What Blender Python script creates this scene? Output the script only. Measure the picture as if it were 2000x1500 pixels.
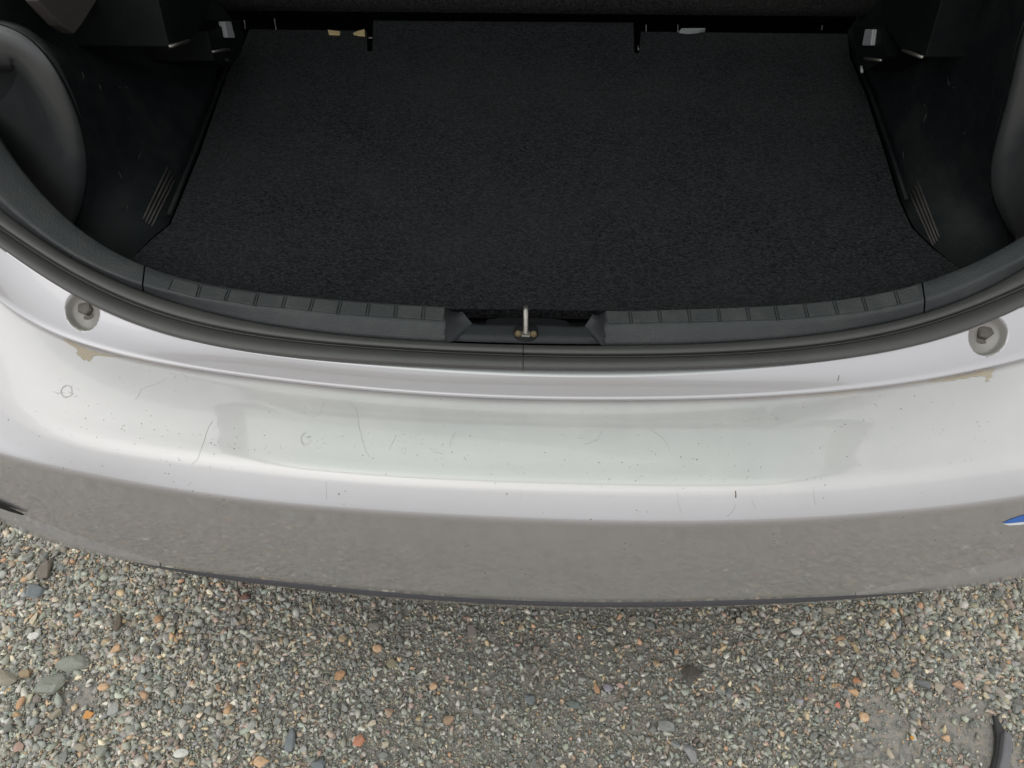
import bpy, bmesh, math, random
import numpy as np
from mathutils import Vector, Matrix
from mathutils.bvhtree import BVHTree

for o in list(bpy.data.objects):
    bpy.data.objects.remove(o, do_unlink=True)
S = bpy.context.scene
COL = S.collection
R = math.radians
rng = np.random.default_rng(7)
random.seed(7)

# ------------------------------------------------------------------ camera
CAM = np.array([0.023, 0.0, 1.35])
YAW, PITCH, ROLL, FPX = R(-4.0), R(53.0), R(-1.5), 1500.0
_f = np.array([math.sin(YAW)*math.cos(PITCH), math.cos(YAW)*math.cos(PITCH), -math.sin(PITCH)])
_r0 = np.array([math.cos(YAW), -math.sin(YAW), 0.0])
_u0 = np.cross(_r0, _f)
_r = math.cos(ROLL)*_r0 + math.sin(ROLL)*_u0
_u = -math.sin(ROLL)*_r0 + math.cos(ROLL)*_u0
cd = bpy.data.cameras.new('camera')
cd.sensor_width = 36.0
cd.lens = 36.0*FPX/2000.0
cd.clip_start, cd.clip_end = 0.02, 500.0
cam = bpy.data.objects.new('camera', cd)
COL.objects.link(cam)
cam.matrix_world = Matrix(((_r[0], _u[0], -_f[0], CAM[0]), (_r[1], _u[1], -_f[1], CAM[1]),
                           (_r[2], _u[2], -_f[2], CAM[2]), (0, 0, 0, 1)))
S.camera = cam

# ------------------------------------------------------------------ sky, sun, exposure
SUN_EL, SUN_ROT = 66.0, 225.0
w = bpy.data.worlds.new('World')
S.world = w
w.use_nodes = True
nt = w.node_tree
bg = nt.nodes['Background']
sky = nt.nodes.new('ShaderNodeTexSky')
sky.sky_type = 'NISHITA'
sky.sun_disc = False
sky.sun_elevation = R(SUN_EL)
sky.sun_rotation = R(SUN_ROT)
sky.dust_density = 5.0
sky.ozone_density = 1.0
hs = nt.nodes.new('ShaderNodeHueSaturation')
hs.inputs['Saturation'].default_value = 0.16
mx = nt.nodes.new('ShaderNodeMixRGB')
mx.inputs[0].default_value = 0.85
mx.inputs[2].default_value = (5.2, 5.25, 5.4, 1)      # the even overcast layer
nt.links.new(sky.outputs[0], hs.inputs['Color'])
nt.links.new(hs.outputs[0], mx.inputs[1])
nt.links.new(mx.outputs[0], bg.inputs['Color'])
bg.inputs['Strength'].default_value = 0.13
sd = bpy.data.lights.new('sun', 'SUN')
sd.energy = 0.5
sd.angle = R(80)
sd.color = (1.0, 0.97, 0.93)
sun = bpy.data.objects.new('sun', sd)
COL.objects.link(sun)
# sun direction: azimuth measured like the sky texture's rotation
az = R(SUN_ROT)
sdir = Vector((math.sin(az)*math.cos(R(SUN_EL)), math.cos(az)*math.cos(R(SUN_EL)), math.sin(R(SUN_EL))))
sun.rotation_euler = (-sdir).to_track_quat('-Z', 'Y').to_euler()
S.view_settings.view_transform = 'Standard'
S.view_settings.look = 'None'
S.view_settings.gamma = 1.0
S.view_settings.exposure = 0.60
S.view_settings.use_curve_mapping = False

# ------------------------------------------------------------------ helpers
def ray(px, py):
    return _f + _r*(px-1000.0)/FPX + _u*(750.0-py)/FPX

def on_z(px, py, z):                      # point of the sight line at height z
    d = ray(px, py)
    return CAM + d*((z-CAM[2])/d[2])

def on_plane(px, py, p0, n):
    d = ray(px, py)
    return CAM + d*(np.dot(np.asarray(p0)-CAM, n)/np.dot(d, n))

def on_x(px, py, x):
    return on_plane(px, py, (x, 0, 0), np.array([1.0, 0, 0]))

def rise(x):
    return max(0.0, (abs(x)-0.35)/0.35)**2

def curve3(pts, z0, k, cols, deg=8):      # traced edge -> smooth edge in space
    a = np.array(pts, float)
    t = (a[:, 0]-1000)/1000
    c = np.polyfit(t, a[:, 1], min(deg, len(a)-2))
    out = []
    for px in cols:
        py = np.polyval(c, (px-1000)/1000)
        z = z0
        for _ in range(10):
            p = on_z(px, py, z)
            z = z0 + k*rise(p[0])
        out.append(p)
    return np.array(out)

def extend(P, n, ds, target, turn):       # carry an edge on past the last sample, bending toward target
    T = P[-1]-P[-4]
    T = T/np.linalg.norm(T)
    tg = np.asarray(target, float)
    tg = tg/np.linalg.norm(tg)
    out = [P[-1]]
    for i in range(n):
        T = T + (tg-T)*turn
        T = T/np.linalg.norm(T)
        out.append(out[-1]+T*ds)
    return np.array(out[1:])

def both_ends(P, n, ds, target, turn):
    tl = (-target[0], target[1], target[2])
    R_ = extend(P, n, ds, target, turn)
    L_ = extend(P[::-1], n, ds, tl, turn)[::-1]
    return np.vstack([L_, P, R_])

def link(name, me, mat=None, parent=None, smooth=False):
    o = bpy.data.objects.new(name, me)
    COL.objects.link(o)
    if mat:
        me.materials.append(mat)
    if smooth:
        me.polygons.foreach_set('use_smooth', [True]*len(me.polygons))
    if parent:
        o.parent = parent
    return o

def tag(o, label, cat, group=None, kind=None):
    if label: o['label'] = label
    if cat: o['category'] = cat
    if group: o['group'] = group
    if kind: o['kind'] = kind
    return o

def mesh(name, V, Fc):
    me = bpy.data.meshes.new(name)
    me.from_pydata([tuple(map(float, v)) for v in V], [], Fc)
    me.update()
    return me

def grid(name, rows, mat, parent, flip=False, uv=False, smooth=True):
    rows = [np.asarray(r) for r in rows]
    m, n = len(rows), len(rows[0])
    V = np.vstack(rows)
    Fc = []
    for i in range(m-1):
        for j in range(n-1):
            q = (i*n+j, i*n+j+1, (i+1)*n+j+1, (i+1)*n+j)
            Fc.append(q[::-1] if flip else q)
    me = mesh(name, V, Fc)
    if uv:                                # u along the car's width in metres, v across the profile
        lay = me.uv_layers.new(name='UVMap')
        vi = np.zeros(len(me.loops), int)
        me.loops.foreach_get('vertex_index', vi)
        arr = np.stack([V[vi, 0], (vi//n)/(m-1)], 1).astype(np.float32)
        lay.data.foreach_set('uv', arr.ravel())
    return link(name, me, mat, parent, smooth)

def hull(name, pts, mat, parent=None, bev=0.0):
    bm = bmesh.new()
    for p in pts:
        bm.verts.new(tuple(map(float, p)))
    r = bmesh.ops.convex_hull(bm, input=bm.verts)
    bmesh.ops.delete(bm, geom=[g for g in r['geom_interior'] if isinstance(g, bmesh.types.BMVert)], context='VERTS')
    if bev:
        bmesh.ops.dissolve_limit(bm, angle_limit=R(5), verts=bm.verts, edges=bm.edges)
        bmesh.ops.bevel(bm, geom=bm.edges[:], offset=bev, segments=2, affect='EDGES', profile=0.5)
    bmesh.ops.recalc_face_normals(bm, faces=bm.faces)
    me = bpy.data.meshes.new(name)
    bm.to_mesh(me)
    bm.free()
    return link(name, me, mat, parent)

def box(name, c, s, mat, parent, ax=None, bev=0.0):
    X, Y, Z = ax if ax is not None else np.eye(3)
    pts = [np.asarray(c)+X*s[0]*a/2+Y*s[1]*b/2+Z*s[2]*d/2 for a in (-1, 1) for b in (-1, 1) for d in (-1, 1)]
    return hull(name, pts, mat, parent, bev)

def slab(name, poly, d, mat, parent, bev=0.0):        # outline given in space, thickened along d
    poly = [np.asarray(p) for p in poly]
    n = len(poly)
    V = poly+[p+np.asarray(d) for p in poly]
    Fc = [tuple(range(n)), tuple(range(2*n-1, n-1, -1))]+[(i, i+n, (i+1) % n+n, (i+1) % n) for i in range(n)]
    me = mesh(name, V, Fc)
    bm = bmesh.new()
    bm.from_mesh(me)
    bmesh.ops.recalc_face_normals(bm, faces=bm.faces)
    if bev:
        bmesh.ops.bevel(bm, geom=bm.edges[:], offset=bev, segments=2, affect='EDGES', profile=0.5)
    bmesh.ops.triangulate(bm, faces=[f for f in bm.faces if len(f.verts) > 4])
    bm.to_mesh(me)
    bm.free()
    return link(name, me, mat, parent)

def tube(name, path, rad, mat, parent, seg=8, caps=True):
    path = [np.asarray(p, float) for p in path]
    n = len(path)
    rad = rad if hasattr(rad, '__len__') else [rad]*n
    V, Fc = [], []
    for i, p in enumerate(path):
        t = path[min(i+1, n-1)]-path[max(i-1, 0)]
        t = t/np.linalg.norm(t)
        a = np.cross(t, (0.31, 0.2, 0.93))
        a = a/np.linalg.norm(a)
        b = np.cross(t, a)
        for k in range(seg):
            th = 2*math.pi*k/seg
            V.append(p+rad[i]*(a*math.cos(th)+b*math.sin(th)))
    for i in range(n-1):
        for k in range(seg):
            Fc.append((i*seg+k, i*seg+(k+1) % seg, (i+1)*seg+(k+1) % seg, (i+1)*seg+k))
    if caps:
        Fc += [tuple(range(seg))[::-1], tuple((n-1)*seg+k for k in range(seg))]
    return link(name, mesh(name, V, Fc), mat, parent, True)

def lathe(name, prof, base, axis, mat, parent, seg=24, smooth=True):
    axis = np.asarray(axis, float)/np.linalg.norm(axis)
    a = np.cross(axis, (0.3, 0.9, 0.2))
    a /= np.linalg.norm(a)
    b = np.cross(axis, a)
    V, Fc = [], []
    for (r_, h) in prof:
        for k in range(seg):
            th = 2*math.pi*k/seg
            V.append(np.asarray(base)+axis*h+r_*(a*math.cos(th)+b*math.sin(th)))
    for i in range(len(prof)-1):
        for k in range(seg):
            Fc.append((i*seg+k, i*seg+(k+1) % seg, (i+1)*seg+(k+1) % seg, (i+1)*seg+k))
    return link(name, mesh(name, V, Fc), mat, parent, smooth)

# ------------------------------------------------------------------ materials
class NT:
    def __init__(s, name):
        s.m = bpy.data.materials.new(name)
        s.m.use_nodes = True
        s.t = s.m.node_tree
        s.b = s.t.nodes['Principled BSDF']
    def n(s, typ, **kw):
        x = s.t.nodes.new('ShaderNode'+typ)
        for k, v in kw.items():
            setattr(x, k, v)
        return x
    def l(s, a, b):
        s.t.links.new(a, b)
    def pos(s):
        return s.n('NewGeometry').outputs['Position']
    def noise(s, scale, detail=3, rough=0.6, vec=None):
        x = s.n('TexNoise')
        x.inputs['Scale'].default_value = scale
        x.inputs['Detail'].default_value = detail
        x.inputs['Roughness'].default_value = rough
        s.l(vec or s.pos(), x.inputs['Vector'])
        return x.outputs['Fac']
    def ramp(s, fac, stops):
        x = s.n('ValToRGB')
        e = x.color_ramp.elements
        while len(e) < len(stops):
            e.new(0.5)
        for i, (p, c) in enumerate(stops):
            e[i].position = p
            e[i].color = (c, c, c, 1) if not hasattr(c, '__len__') else (*c, 1)
        s.l(fac, x.inputs['Fac'])
        return x.outputs['Color']
    def mix(s, fac, a, b, blend='MIX'):
        x = s.n('MixRGB', blend_type=blend)
        for i, v in enumerate((fac, a, b)):
            sock = x.inputs[i]
            if hasattr(v, 'is_linked'):
                s.l(v, sock)
            elif hasattr(v, '__len__'):
                sock.default_value = (*v, 1)
            else:
                sock.default_value = v if i == 0 else (v, v, v, 1)
        return x.outputs[0]
    def math(s, op, a, b=0.0, c=0.0):
        x = s.n('Math', operation=op)
        for sock, v in zip(x.inputs, (a, b, c)):
            if hasattr(v, 'is_linked'):
                s.l(v, sock)
            else:
                sock.default_value = v
        return x.outputs[0]
    def bump(s, h, strength, dist=0.001, to='Normal'):
        x = s.n('Bump')
        x.inputs['Strength'].default_value = strength
        x.inputs['Distance'].default_value = dist
        s.l(h, x.inputs['Height'])
        s.l(x.outputs[0], s.b.inputs[to])
    def set(s, **kw):
        for k, v in kw.items():
            sock = s.b.inputs[k.replace('_', ' ')]
            if hasattr(v, 'is_linked'):
                s.l(v, sock)
            elif hasattr(v, '__len__'):
                sock.default_value = (*v, 1)
            else:
                sock.default_value = v
        return s

def paint(name, worn, holes=()):
    t = NT(name)
    base = t.mix(t.noise(2200, 2), (0.455, 0.445, 0.46), (0.555, 0.545, 0.56))
    base = t.mix(t.math('MULTIPLY', t.noise(9, 5), 0.35), base, (0.50, 0.49, 0.46))
    rough = 0.37 if worn else 0.45
    coat = 1.0
    if worn:
        uv = t.n('UVMap').outputs[0]
        sep = t.n('SeparateXYZ')
        t.l(uv, sep.inputs[0])
        v = sep.outputs['Y']
        # tan dust caught along the seam, ragged by noise
        edge = t.math('ADD', t.math('MULTIPLY', t.noise(5, 3), 0.10), t.math('MULTIPLY', t.noise(160, 4), 0.03))
        side = t.math('POWER', t.math('ABSOLUTE', sep.outputs['X']), 4.0)
        edge = t.math('ADD', edge, t.math('MULTIPLY', side, 0.12))
        dust = t.math('GREATER_THAN', t.math('SUBTRACT', edge, 0.034), v)
        base = t.mix(t.math('MULTIPLY', dust, 0.85), base, (0.36, 0.29, 0.21))
        # peppered chips and specks
        vo = t.n('TexVoronoi')
        vo.inputs['Scale'].default_value = 130
        vo.inputs['Randomness'].default_value = 1.0
        t.l(t.pos(), vo.inputs['Vector'])
        spec = t.math('LESS_THAN', vo.outputs['Distance'], t.math('MULTIPLY', t.math('SUBTRACT', t.noise(60, 2), 0.43), 0.75))
        keep = t.math('GREATER_THAN', t.noise(14, 3), 0.50)
        spec = t.math('MULTIPLY', spec, keep)
        base = t.mix(t.math('MULTIPLY', spec, 0.85), base, (0.09, 0.08, 0.075))
        # dust on the flat top, its pale colour also painting the top brighter, thin film with water marks on the face
        top = t.ramp(v, [(0.36, 1), (0.44, 0)])
        film = t.math('MULTIPLY', top, t.ramp(t.noise(11, 5, 0.65), [(0.3, 0.45), (0.7, 0.72)]))
        face = t.math('MULTIPLY', t.math('SUBTRACT', 1.0, top), t.ramp(t.noise(30, 6, 0.75), [(0.35, 0.0), (0.75, 0.12)]))
        base = t.mix(film, base, (0.62, 0.60, 0.575))
        base = t.mix(face, base, (0.34, 0.31, 0.27))
        dirt = t.math('MAXIMUM', t.math('MAXIMUM', dust, spec), t.math('MAXIMUM', film, face))
        t.set(Metallic=t.math('MULTIPLY', t.math('SUBTRACT', 1.0, dirt), 0.85))
        coat = t.math('SUBTRACT', 1.0, t.math('MULTIPLY', top, 0.5))
    elif holes:
        m_ = None
        for h_ in holes:
            d_ = t.n('VectorMath', operation='DISTANCE')
            t.l(t.pos(), d_.inputs[0])
            d_.inputs[1].default_value = tuple(float(q) for q in h_)
            k_ = t.math('LESS_THAN', t.math('ADD', d_.outputs['Value'], t.math('MULTIPLY', t.noise(120, 4), 0.008)), 0.026)
            m_ = k_ if m_ is None else t.math('MAXIMUM', m_, k_)
        m_ = t.math('MULTIPLY', m_, 0.75)
        base = t.mix(m_, base, (0.26, 0.24, 0.21))
        t.set(Metallic=t.math('MULTIPLY', t.math('SUBTRACT', 1.0, m_), 0.8))
        coat = t.math('SUBTRACT', 0.8, m_)
    else:
        t.set(Metallic=0.8)
    t.set(Base_Color=base, Roughness=rough, Coat_Weight=coat, Coat_IOR=2.0, Coat_Roughness=t.ramp(t.noise(40, 5), [(0.3, 0.01), (0.8, 0.04)]))
    t.bump(t.noise(180, 2), 0.05, 0.0006, 'Coat Normal')
    t.bump(t.noise(2600, 2), 0.12, 0.0003)
    return t.m

def plastic(name, col, rough, grain, gs, spec=0.5, dusty=0.0):
    t = NT(name)
    n1 = t.noise(gs, 3)
    base = t.mix(t.noise(25, 4), tuple(c*0.85 for c in col), tuple(c*1.15 for c in col))
    if dusty:
        base = t.mix(t.math('MULTIPLY', t.ramp(t.noise(16, 5, 0.7), [(0.45, 0), (0.75, 1)]), dusty), base, (0.20, 0.19, 0.17))
        sp = t.math('GREATER_THAN', t.noise(330, 2), 0.735)
        base = t.mix(t.math('MULTIPLY', sp, dusty), base, (0.4, 0.39, 0.36))
    t.set(Base_Color=base, Roughness=t.ramp(t.noise(60, 4), [(0.2, max(0, rough-.08)), (0.8, rough+.08)]))
    t.b.inputs['Specular IOR Level'].default_value = spec
    if grain:
        t.bump(n1, grain, 0.001)
    return t.m

M = {}
M['paint'] = paint('silver_paint', False)
M['bumper'] = paint('worn_silver_paint', True)
M['trim'] = plastic('grained_plastic', (0.028, 0.0305, 0.032), 0.55, 0.8, 420, 0.5, 0.10)
M['pad'] = plastic('tread_plastic', (0.034, 0.0365, 0.037), 0.6, 1.0, 380, 0.45, 0.18)
M['rubber'] = plastic('seal_rubber', (0.055, 0.053, 0.051), 0.42, 0.12, 500, 0.6, 0.05)
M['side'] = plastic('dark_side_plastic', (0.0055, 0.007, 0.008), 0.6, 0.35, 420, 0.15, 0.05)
M['cheek'] = plastic('recess_plastic', (0.018, 0.019, 0.022), 0.55, 0.5, 420, 0.4)
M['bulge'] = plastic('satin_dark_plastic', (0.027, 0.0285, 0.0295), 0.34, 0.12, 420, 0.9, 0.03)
M['black'] = plastic('black_plastic', (0.006, 0.006, 0.007), 0.6, 0.1, 400, 0.2)
M['void'] = plastic('bare_floor', (0.0025, 0.0025, 0.0025), 1.0, 0, 100, 0.0)
M['dark'] = plastic('matt_black_plastic', (0.0035, 0.004, 0.0045), 0.6, 0.3, 400, 0.12, 0.02)
M['valance'] = plastic('valance_plastic', (0.06, 0.06, 0.068), 0.45, 0.2, 600, 0.5, 0.05)
M['brown'] = plastic('dusty_brown_plastic', (0.045, 0.038, 0.036), 0.6, 0.3, 700, 0.4, 0.15)
M['grey'] = plastic('grey_plastic', (0.25, 0.25, 0.26), 0.5, 0.1, 300)
M['foam'] = plastic('beige_foam', (0.55, 0.42, 0.22), 0.9, 0.3, 300, 0.2)
M['speck'] = plastic('paint_chip', (0.15, 0.14, 0.125), 0.8, 0, 100, 0.2)
M['scuff'] = plastic('scuff_mark', (0.11, 0.11, 0.115), 0.7, 0, 100, 0.2)
M['scratch'] = plastic('scratch_mark', (0.36, 0.35, 0.33), 0.7, 0, 100, 0.2)
M['mud'] = plastic('dried_mud', (0.42, 0.36, 0.28), 0.9, 0.3, 400, 0.1)
M['blue'] = plastic('blue_sticker', (0.045, 0.15, 0.48), 0.35, 0, 100)
M['white'] = plastic('white_sticker', (0.75, 0.76, 0.78), 0.35, 0, 100)
M['roof_lining'] = plastic('roof_lining', (0.30, 0.29, 0.27), 0.9, 0.2, 500, 0.1)
M['rim'] = plastic('faded_rubber', (0.17, 0.165, 0.172), 0.7, 0.4, 400, 0.3, 0.08)
M['loose_rubber'] = plastic('dusty_rubber', (0.055, 0.054, 0.055), 0.75, 0.5, 500, 0.25, 0.12)
t = NT('worn_steel'); t.set(Base_Color=t.mix(t.noise(220, 4), (0.20, 0.18, 0.155), (0.48, 0.46, 0.43)), Metallic=0.9, Roughness=0.35); M['steel'] = t.m
t = NT('brassy_bolt'); t.set(Base_Color=t.mix(t.noise(300, 4), (0.10, 0.075, 0.045), (0.24, 0.18, 0.10)), Metallic=0.7, Roughness=0.45); M['brass'] = t.m
t = NT('dirty_bolt'); t.set(Base_Color=t.mix(t.noise(300, 4), (0.09, 0.08, 0.07), (0.20, 0.18, 0.16)), Metallic=0.4, Roughness=0.6); M['bolt'] = t.m
t = NT('green_tint_glass')
tr = t.n('BsdfTransparent'); tr.inputs[0].default_value = (0.88, 0.94, 0.90, 1)
gl = t.n('BsdfGlossy'); gl.inputs['Roughness'].default_value = 0.0
ms = t.n('MixShader'); ms.inputs[0].default_value = 0.08
t.l(tr.outputs[0], ms.inputs[1]); t.l(gl.outputs[0], ms.inputs[2])
t.l(ms.outputs[0], t.t.nodes['Material Output'].inputs['Surface'])
M['glass'] = t.m
t = NT('tyre_rubber'); t.set(Base_Color=(0.02, 0.02, 0.02), Roughness=0.8); M['tyre'] = t.m

def carpet(name, a, b):
    t = NT(name)
    mp = t.n('Mapping')
    mp.inputs['Scale'].default_value = (1.0, 2.1, 1.0)
    t.l(t.pos(), mp.inputs['Vector'])
    f1 = t.noise(230, 4, 0.85, mp.outputs[0])
    f2 = t.noise(6, 4, 0.6)
    base = t.mix(t.ramp(f1, [(0.38, 0), (0.66, 1)]), a, b)
    base = t.mix(t.ramp(f2, [(0.35, 0), (0.7, 0.4)]), base, tuple(x*0.6+y*0.4 for x, y in zip(b, (0.02, 0.016, 0.012))))
    fl = t.ramp(t.noise(420, 2, 0.5, mp.outputs[0]), [(0.64, 0), (0.72, 1)])
    base = t.mix(t.math('MULTIPLY', fl, 0.35), base, (0.13, 0.13, 0.14))
    vo = t.n('TexVoronoi')
    vo.inputs['Scale'].default_value = 24
    t.l(t.pos(), vo.inputs['Vector'])
    lint = t.math('LESS_THAN', vo.outputs['Distance'], t.math('MULTIPLY', t.math('SUBTRACT', t.noise(30, 1), 0.58), 0.25))
    base = t.mix(lint, base, (0.4, 0.38, 0.34))
    t.set(Base_Color=base, Roughness=1.0)
    t.b.inputs['Specular IOR Level'].default_value = 0.08
    t.bump(f1, 0.9, 0.002)
    return t.m
M['carpet'] = carpet('charcoal_carpet', (0.002, 0.002, 0.0022), (0.044, 0.0455, 0.050))
M['seat'] = carpet('seat_back_carpet', (0.006, 0.006, 0.006), (0.032, 0.0315, 0.031))

# stone: colour per stone from an attribute, grain on top
t = NT('stone')
at = t.n('Attribute')
at.attribute_name = 'Col'
g = t.ramp(t.noise(650, 4, 0.7), [(0.25, 0.72), (0.75, 1.25)])
g2 = t.ramp(t.noise(140, 3), [(0.3, 0.86), (0.7, 1.12)])
t.set(Base_Color=t.mix(1.0, t.mix(1.0, at.outputs['Color'], g, 'MULTIPLY'), g2, 'MULTIPLY'), Roughness=0.85)
t.b.inputs['Specular IOR Level'].default_value = 0.25
t.bump(t.noise(500, 4, 0.65), 0.5, 0.0012)
M['stone'] = t.m
# the ground under and beyond the loose stones
t = NT('dusty_ground')
vo = t.n('TexVoronoi')
vo.inputs['Scale'].default_value = 150
t.l(t.pos(), vo.inputs['Vector'])
sepc = t.n('SeparateColor')
t.l(vo.outputs['Color'], sepc.inputs[0])
peb = t.ramp(sepc.outputs[0], [(0.0, (0.18, 0.185, 0.172)), (0.5, (0.30, 0.30, 0.275)), (0.85, (0.37, 0.34, 0.29)), (1.0, (0.44, 0.37, 0.29))])
dirt = t.mix(t.noise(300, 4, 0.7), (0.31, 0.285, 0.255), (0.46, 0.42, 0.365))
t.set(Base_Color=t.mix(t.ramp(t.noise(60, 4), [(0.40, 0.35), (0.6, 0.85)]), dirt, peb), Roughness=0.95)
t.b.inputs['Specular IOR Level'].default_value = 0.15
t.bump(t.math('ADD', t.math('MULTIPLY', vo.outputs['Distance'], -1.0), t.noise(500, 4, 0.7)), 0.7, 0.003)
M['ground'] = t.m

# ------------------------------------------------------------------ ground
gr = grid('ground', [[(x, y, 0.0) for x in (-60, -4, -1.5, 0, 1.5, 4, 60)] for y in (-60, -4, -1, 0, 1, 4, 60)], M['ground'], None, smooth=False)
tag(gr, None, None, kind='structure')

# ------------------------------------------------------------------ the car
car = bpy.data.objects.new('car', None)
COL.objects.link(car)
car.location = (0, 0.33, 0)
tag(car, 'silver hatchback seen from behind with its boot standing open', 'car')
bpy.context.view_layer.update()
CARINV = Matrix.Translation((0, -0.33, 0))
_link = link
def link(name, me, mat=None, parent=None, smooth=False):      # meshes are written in world metres; the car's base is its own origin
    o = _link(name, me, mat, parent, smooth)
    if parent is car:
        o.matrix_parent_inverse = CARINV
    return o

cols = np.concatenate([np.linspace(-12, 1021.2, 150), np.linspace(1022.8, 2012, 144)])
A_ = [(0,272),(30,318),(60,360),(100,400),(145,437),(200,472),(253,508),(287,522),(333,540),(400,554),(500,568),(567,578),(633,582),(700,587),(750,591),(870,600),(960,604),(1080,607),(1183,607),(1250,606),(1333,603),(1500,597),(1583,592),(1667,582),(1750,565),(1793,554),(1873,526),(1950,490),(2000,460)]
B_ = [(0,388),(50,432),(100,471),(150,502),(200,527),(275,553),(337,573),(383,583),(437,591),(497,598),(550,604),(610,610),(657,616),(713,621),(750,625),(810,630),(868,634),(960,637),(1080,638),(1185,637),(1250,635),(1290,634),(1347,633),(1403,632),(1460,630),(1517,629),(1575,625),(1633,619),(1690,611),(1750,601),(1807,587),(1870,564),(1940,532),(2000,503)]
C_ = [(0,407),(33,434),(100,479),(167,518),(250,556),(277,566),(350,597),(500,630),(617,649),(750,662),(883,669),(1000,673),(1167,675),(1250,676),(1333,673),(1500,664),(1600,651),(1750,628),(1803,614),(1883,582),(2000,524)]
D_ = [(0,446),(67,493),(150,540),(250,591),(350,626),(500,655),(617,671),(750,683),(1000,693),(1250,697),(1333,696),(1500,687),(1600,675),(1750,652),(1850,620),(2000,562)]
E0 = [(0,483),(67,528),(133,572),(250,626),(350,662),(500,688),(617,702),(750,711),(867,718),(1000,721),(1250,722),(1333,721),(1500,715),(1600,706),(1750,683),(1883,647),(1950,622),(2000,597)]
E_ = [(0,483),(67,528),(133,572),(250,626),(350,662),(500,689),(617,704),(750,717),(867,726),(1000,731),(1250,733),(1333,731),(1500,721),(1600,707),(1750,683),(1883,647),(1950,622),(2000,597)]
F_ = [(0,587),(83,637),(167,672),(250,694),(350,713),(500,734),(617,749),(750,762),(833,768),(1000,775),(1133,778),(1250,778),(1333,777),(1500,771),(1600,764),(1750,748),(1850,731),(1950,712),(2000,698)]
G_ = [(0,782),(33,812),(67,833),(133,855),(183,867),(250,882),(350,898),(533,917),(617,926),(733,937),(750,938),(1000,951),(1250,956),(1500,955),(1633,947),(1750,938),(1883,922),(2000,905)]
H_ = [(0,887),(83,912),(167,930),(250,946),(367,966),(500,983),(617,994),(750,1005),(883,1012),(1000,1018),(1133,1023),(1333,1025),(1500,1022),(1750,1006),(1850,995),(2000,975)]
I_ = [(0,1019),(33,1030),(83,1053),(167,1078),(250,1097),(350,1110),(500,1130),(660,1148),(820,1161),(1000,1171),(1240,1176),(1500,1172),(1660,1161),(1767,1155),(1873,1149),(1927,1141),(2000,1124)]
Ac = curve3(A_, 0.720, 0.10, cols)
Bc = curve3(B_, 0.719, 0.10, cols)
Cc = curve3(C_, 0.703, 0.10, cols)
Dc = curve3(D_, 0.702, 0.10, cols)
E0c = curve3(E0, 0.700, 0.10, cols)
Ec = curve3(E_, 0.700, 0.10, cols)
Fc_ = curve3(F_, 0.6715, 0.045, cols)
Gc = curve3(G_, 0.655, 0.0, cols)
Hc = curve3(H_, 0.623, 0.0, cols)
Ic = curve3(I_, 0.476, 0.0, cols, 6)
UP = (0.10, 0.32, 0.94)
FWD = (0.06, 1.0, 0.0)
NE = 26
cv = {}
for k_, P_, tg_, ds_ in (('A', Ac, UP, .03), ('B', Bc, UP, .03), ('C', Cc, UP, .03), ('D', Dc, UP, .03), ('E0', E0c, UP, .03), ('E', Ec, UP, .03),
                         ('F', Fc_, FWD, .03), ('G', Gc, FWD, .03), ('H', Hc, FWD, .03), ('I', Ic, FWD, .03)):
    cv[k_] = both_ends(P_, NE, ds_, tg_, 0.10)
N0, N1 = NE, NE+len(cols)
def lerp(a, b, s): return a+(b-a)*s
def bez(a, b, c, s): return a*(1-s)**2+2*b*s*(1-s)+c*s*s
bl = int(np.searchsorted(cols, 1022))+NE          # the split column at the car's centre line

# bumper: top shelf, soft crease, bright bevel, tight crease, face, tuck-under
Fb = cv['F']+np.array([0, 0.006, -0.007])
G, H, I = cv['G'], cv['H'], cv['I']
rows = [Fb+np.array([0, 0.03, 0.002])]+[lerp(Fb, G, s)+np.array([0, 0, 0.004*math.sin(math.pi*s)]) for s in (0, .06, .15, .25, .36, .48, .60, .72, .83)]
a, c = lerp(Fb, G, .90), lerp(G, H, .20)
rows += [bez(a+np.array([0, 0, .002]), G, c, s) for s in (0, .2, .35, .5, .65, .8, 1)]
rows += [lerp(G, H, s) for s in (.5, .68)]
Hu, Hd = lerp(G, H, .84), lerp(H, I, .055)
rows += [bez(Hu, H, Hd, s) for s in (0, .25, .5, .75, 1)]
mid = (H+I)/2+np.array([0, -0.006, 0.004])
rows += [bez(Hd, mid, I, s) for s in np.linspace(.1, 1, 12)]
cen = np.array([0, 1.6, 0])
inward = cen-I
inward[:, 2] = 0
inward /= np.linalg.norm(inward, axis=1)[:, None]
rows += [I+inward*a_+np.array([0, 0, b_]) for a_, b_ in ((.007, -.010), (.017, -.026), (.03, -.06), (.05, -.12), (.07, -.2), (.09, -.26))]
bumper = grid('bumper', rows, M['bumper'], car, uv=True)
inn_ = np.array([0, 1.0, 0])
# lower lip of black plastic peeking out under the bumper
L0 = [(270,1101),(350,1118),(500,1140),(660,1157),(847,1173),(1000,1181),(1240,1186),(1500,1181),(1660,1169),(1767,1161),(1815,1154)]
lc = np.linspace(262, 1822, 120)
Lc = curve3(L0, 0.432, 0, lc, 6)
inn = np.array([0, 1.0, 0])
grid('valance', [Lc+inn*.05+np.array([0, 0, .03]), Lc+inn*.010+np.array([0, 0, .016]), Lc+inn*.002+np.array([0, 0, .011]), Lc+np.array([0, 0, .004]), Lc, Lc+inn*.004+np.array([0, 0, -.006]), Lc+inn*.05+np.array([0, 0, -.07])], M['valance'], car)

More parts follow.
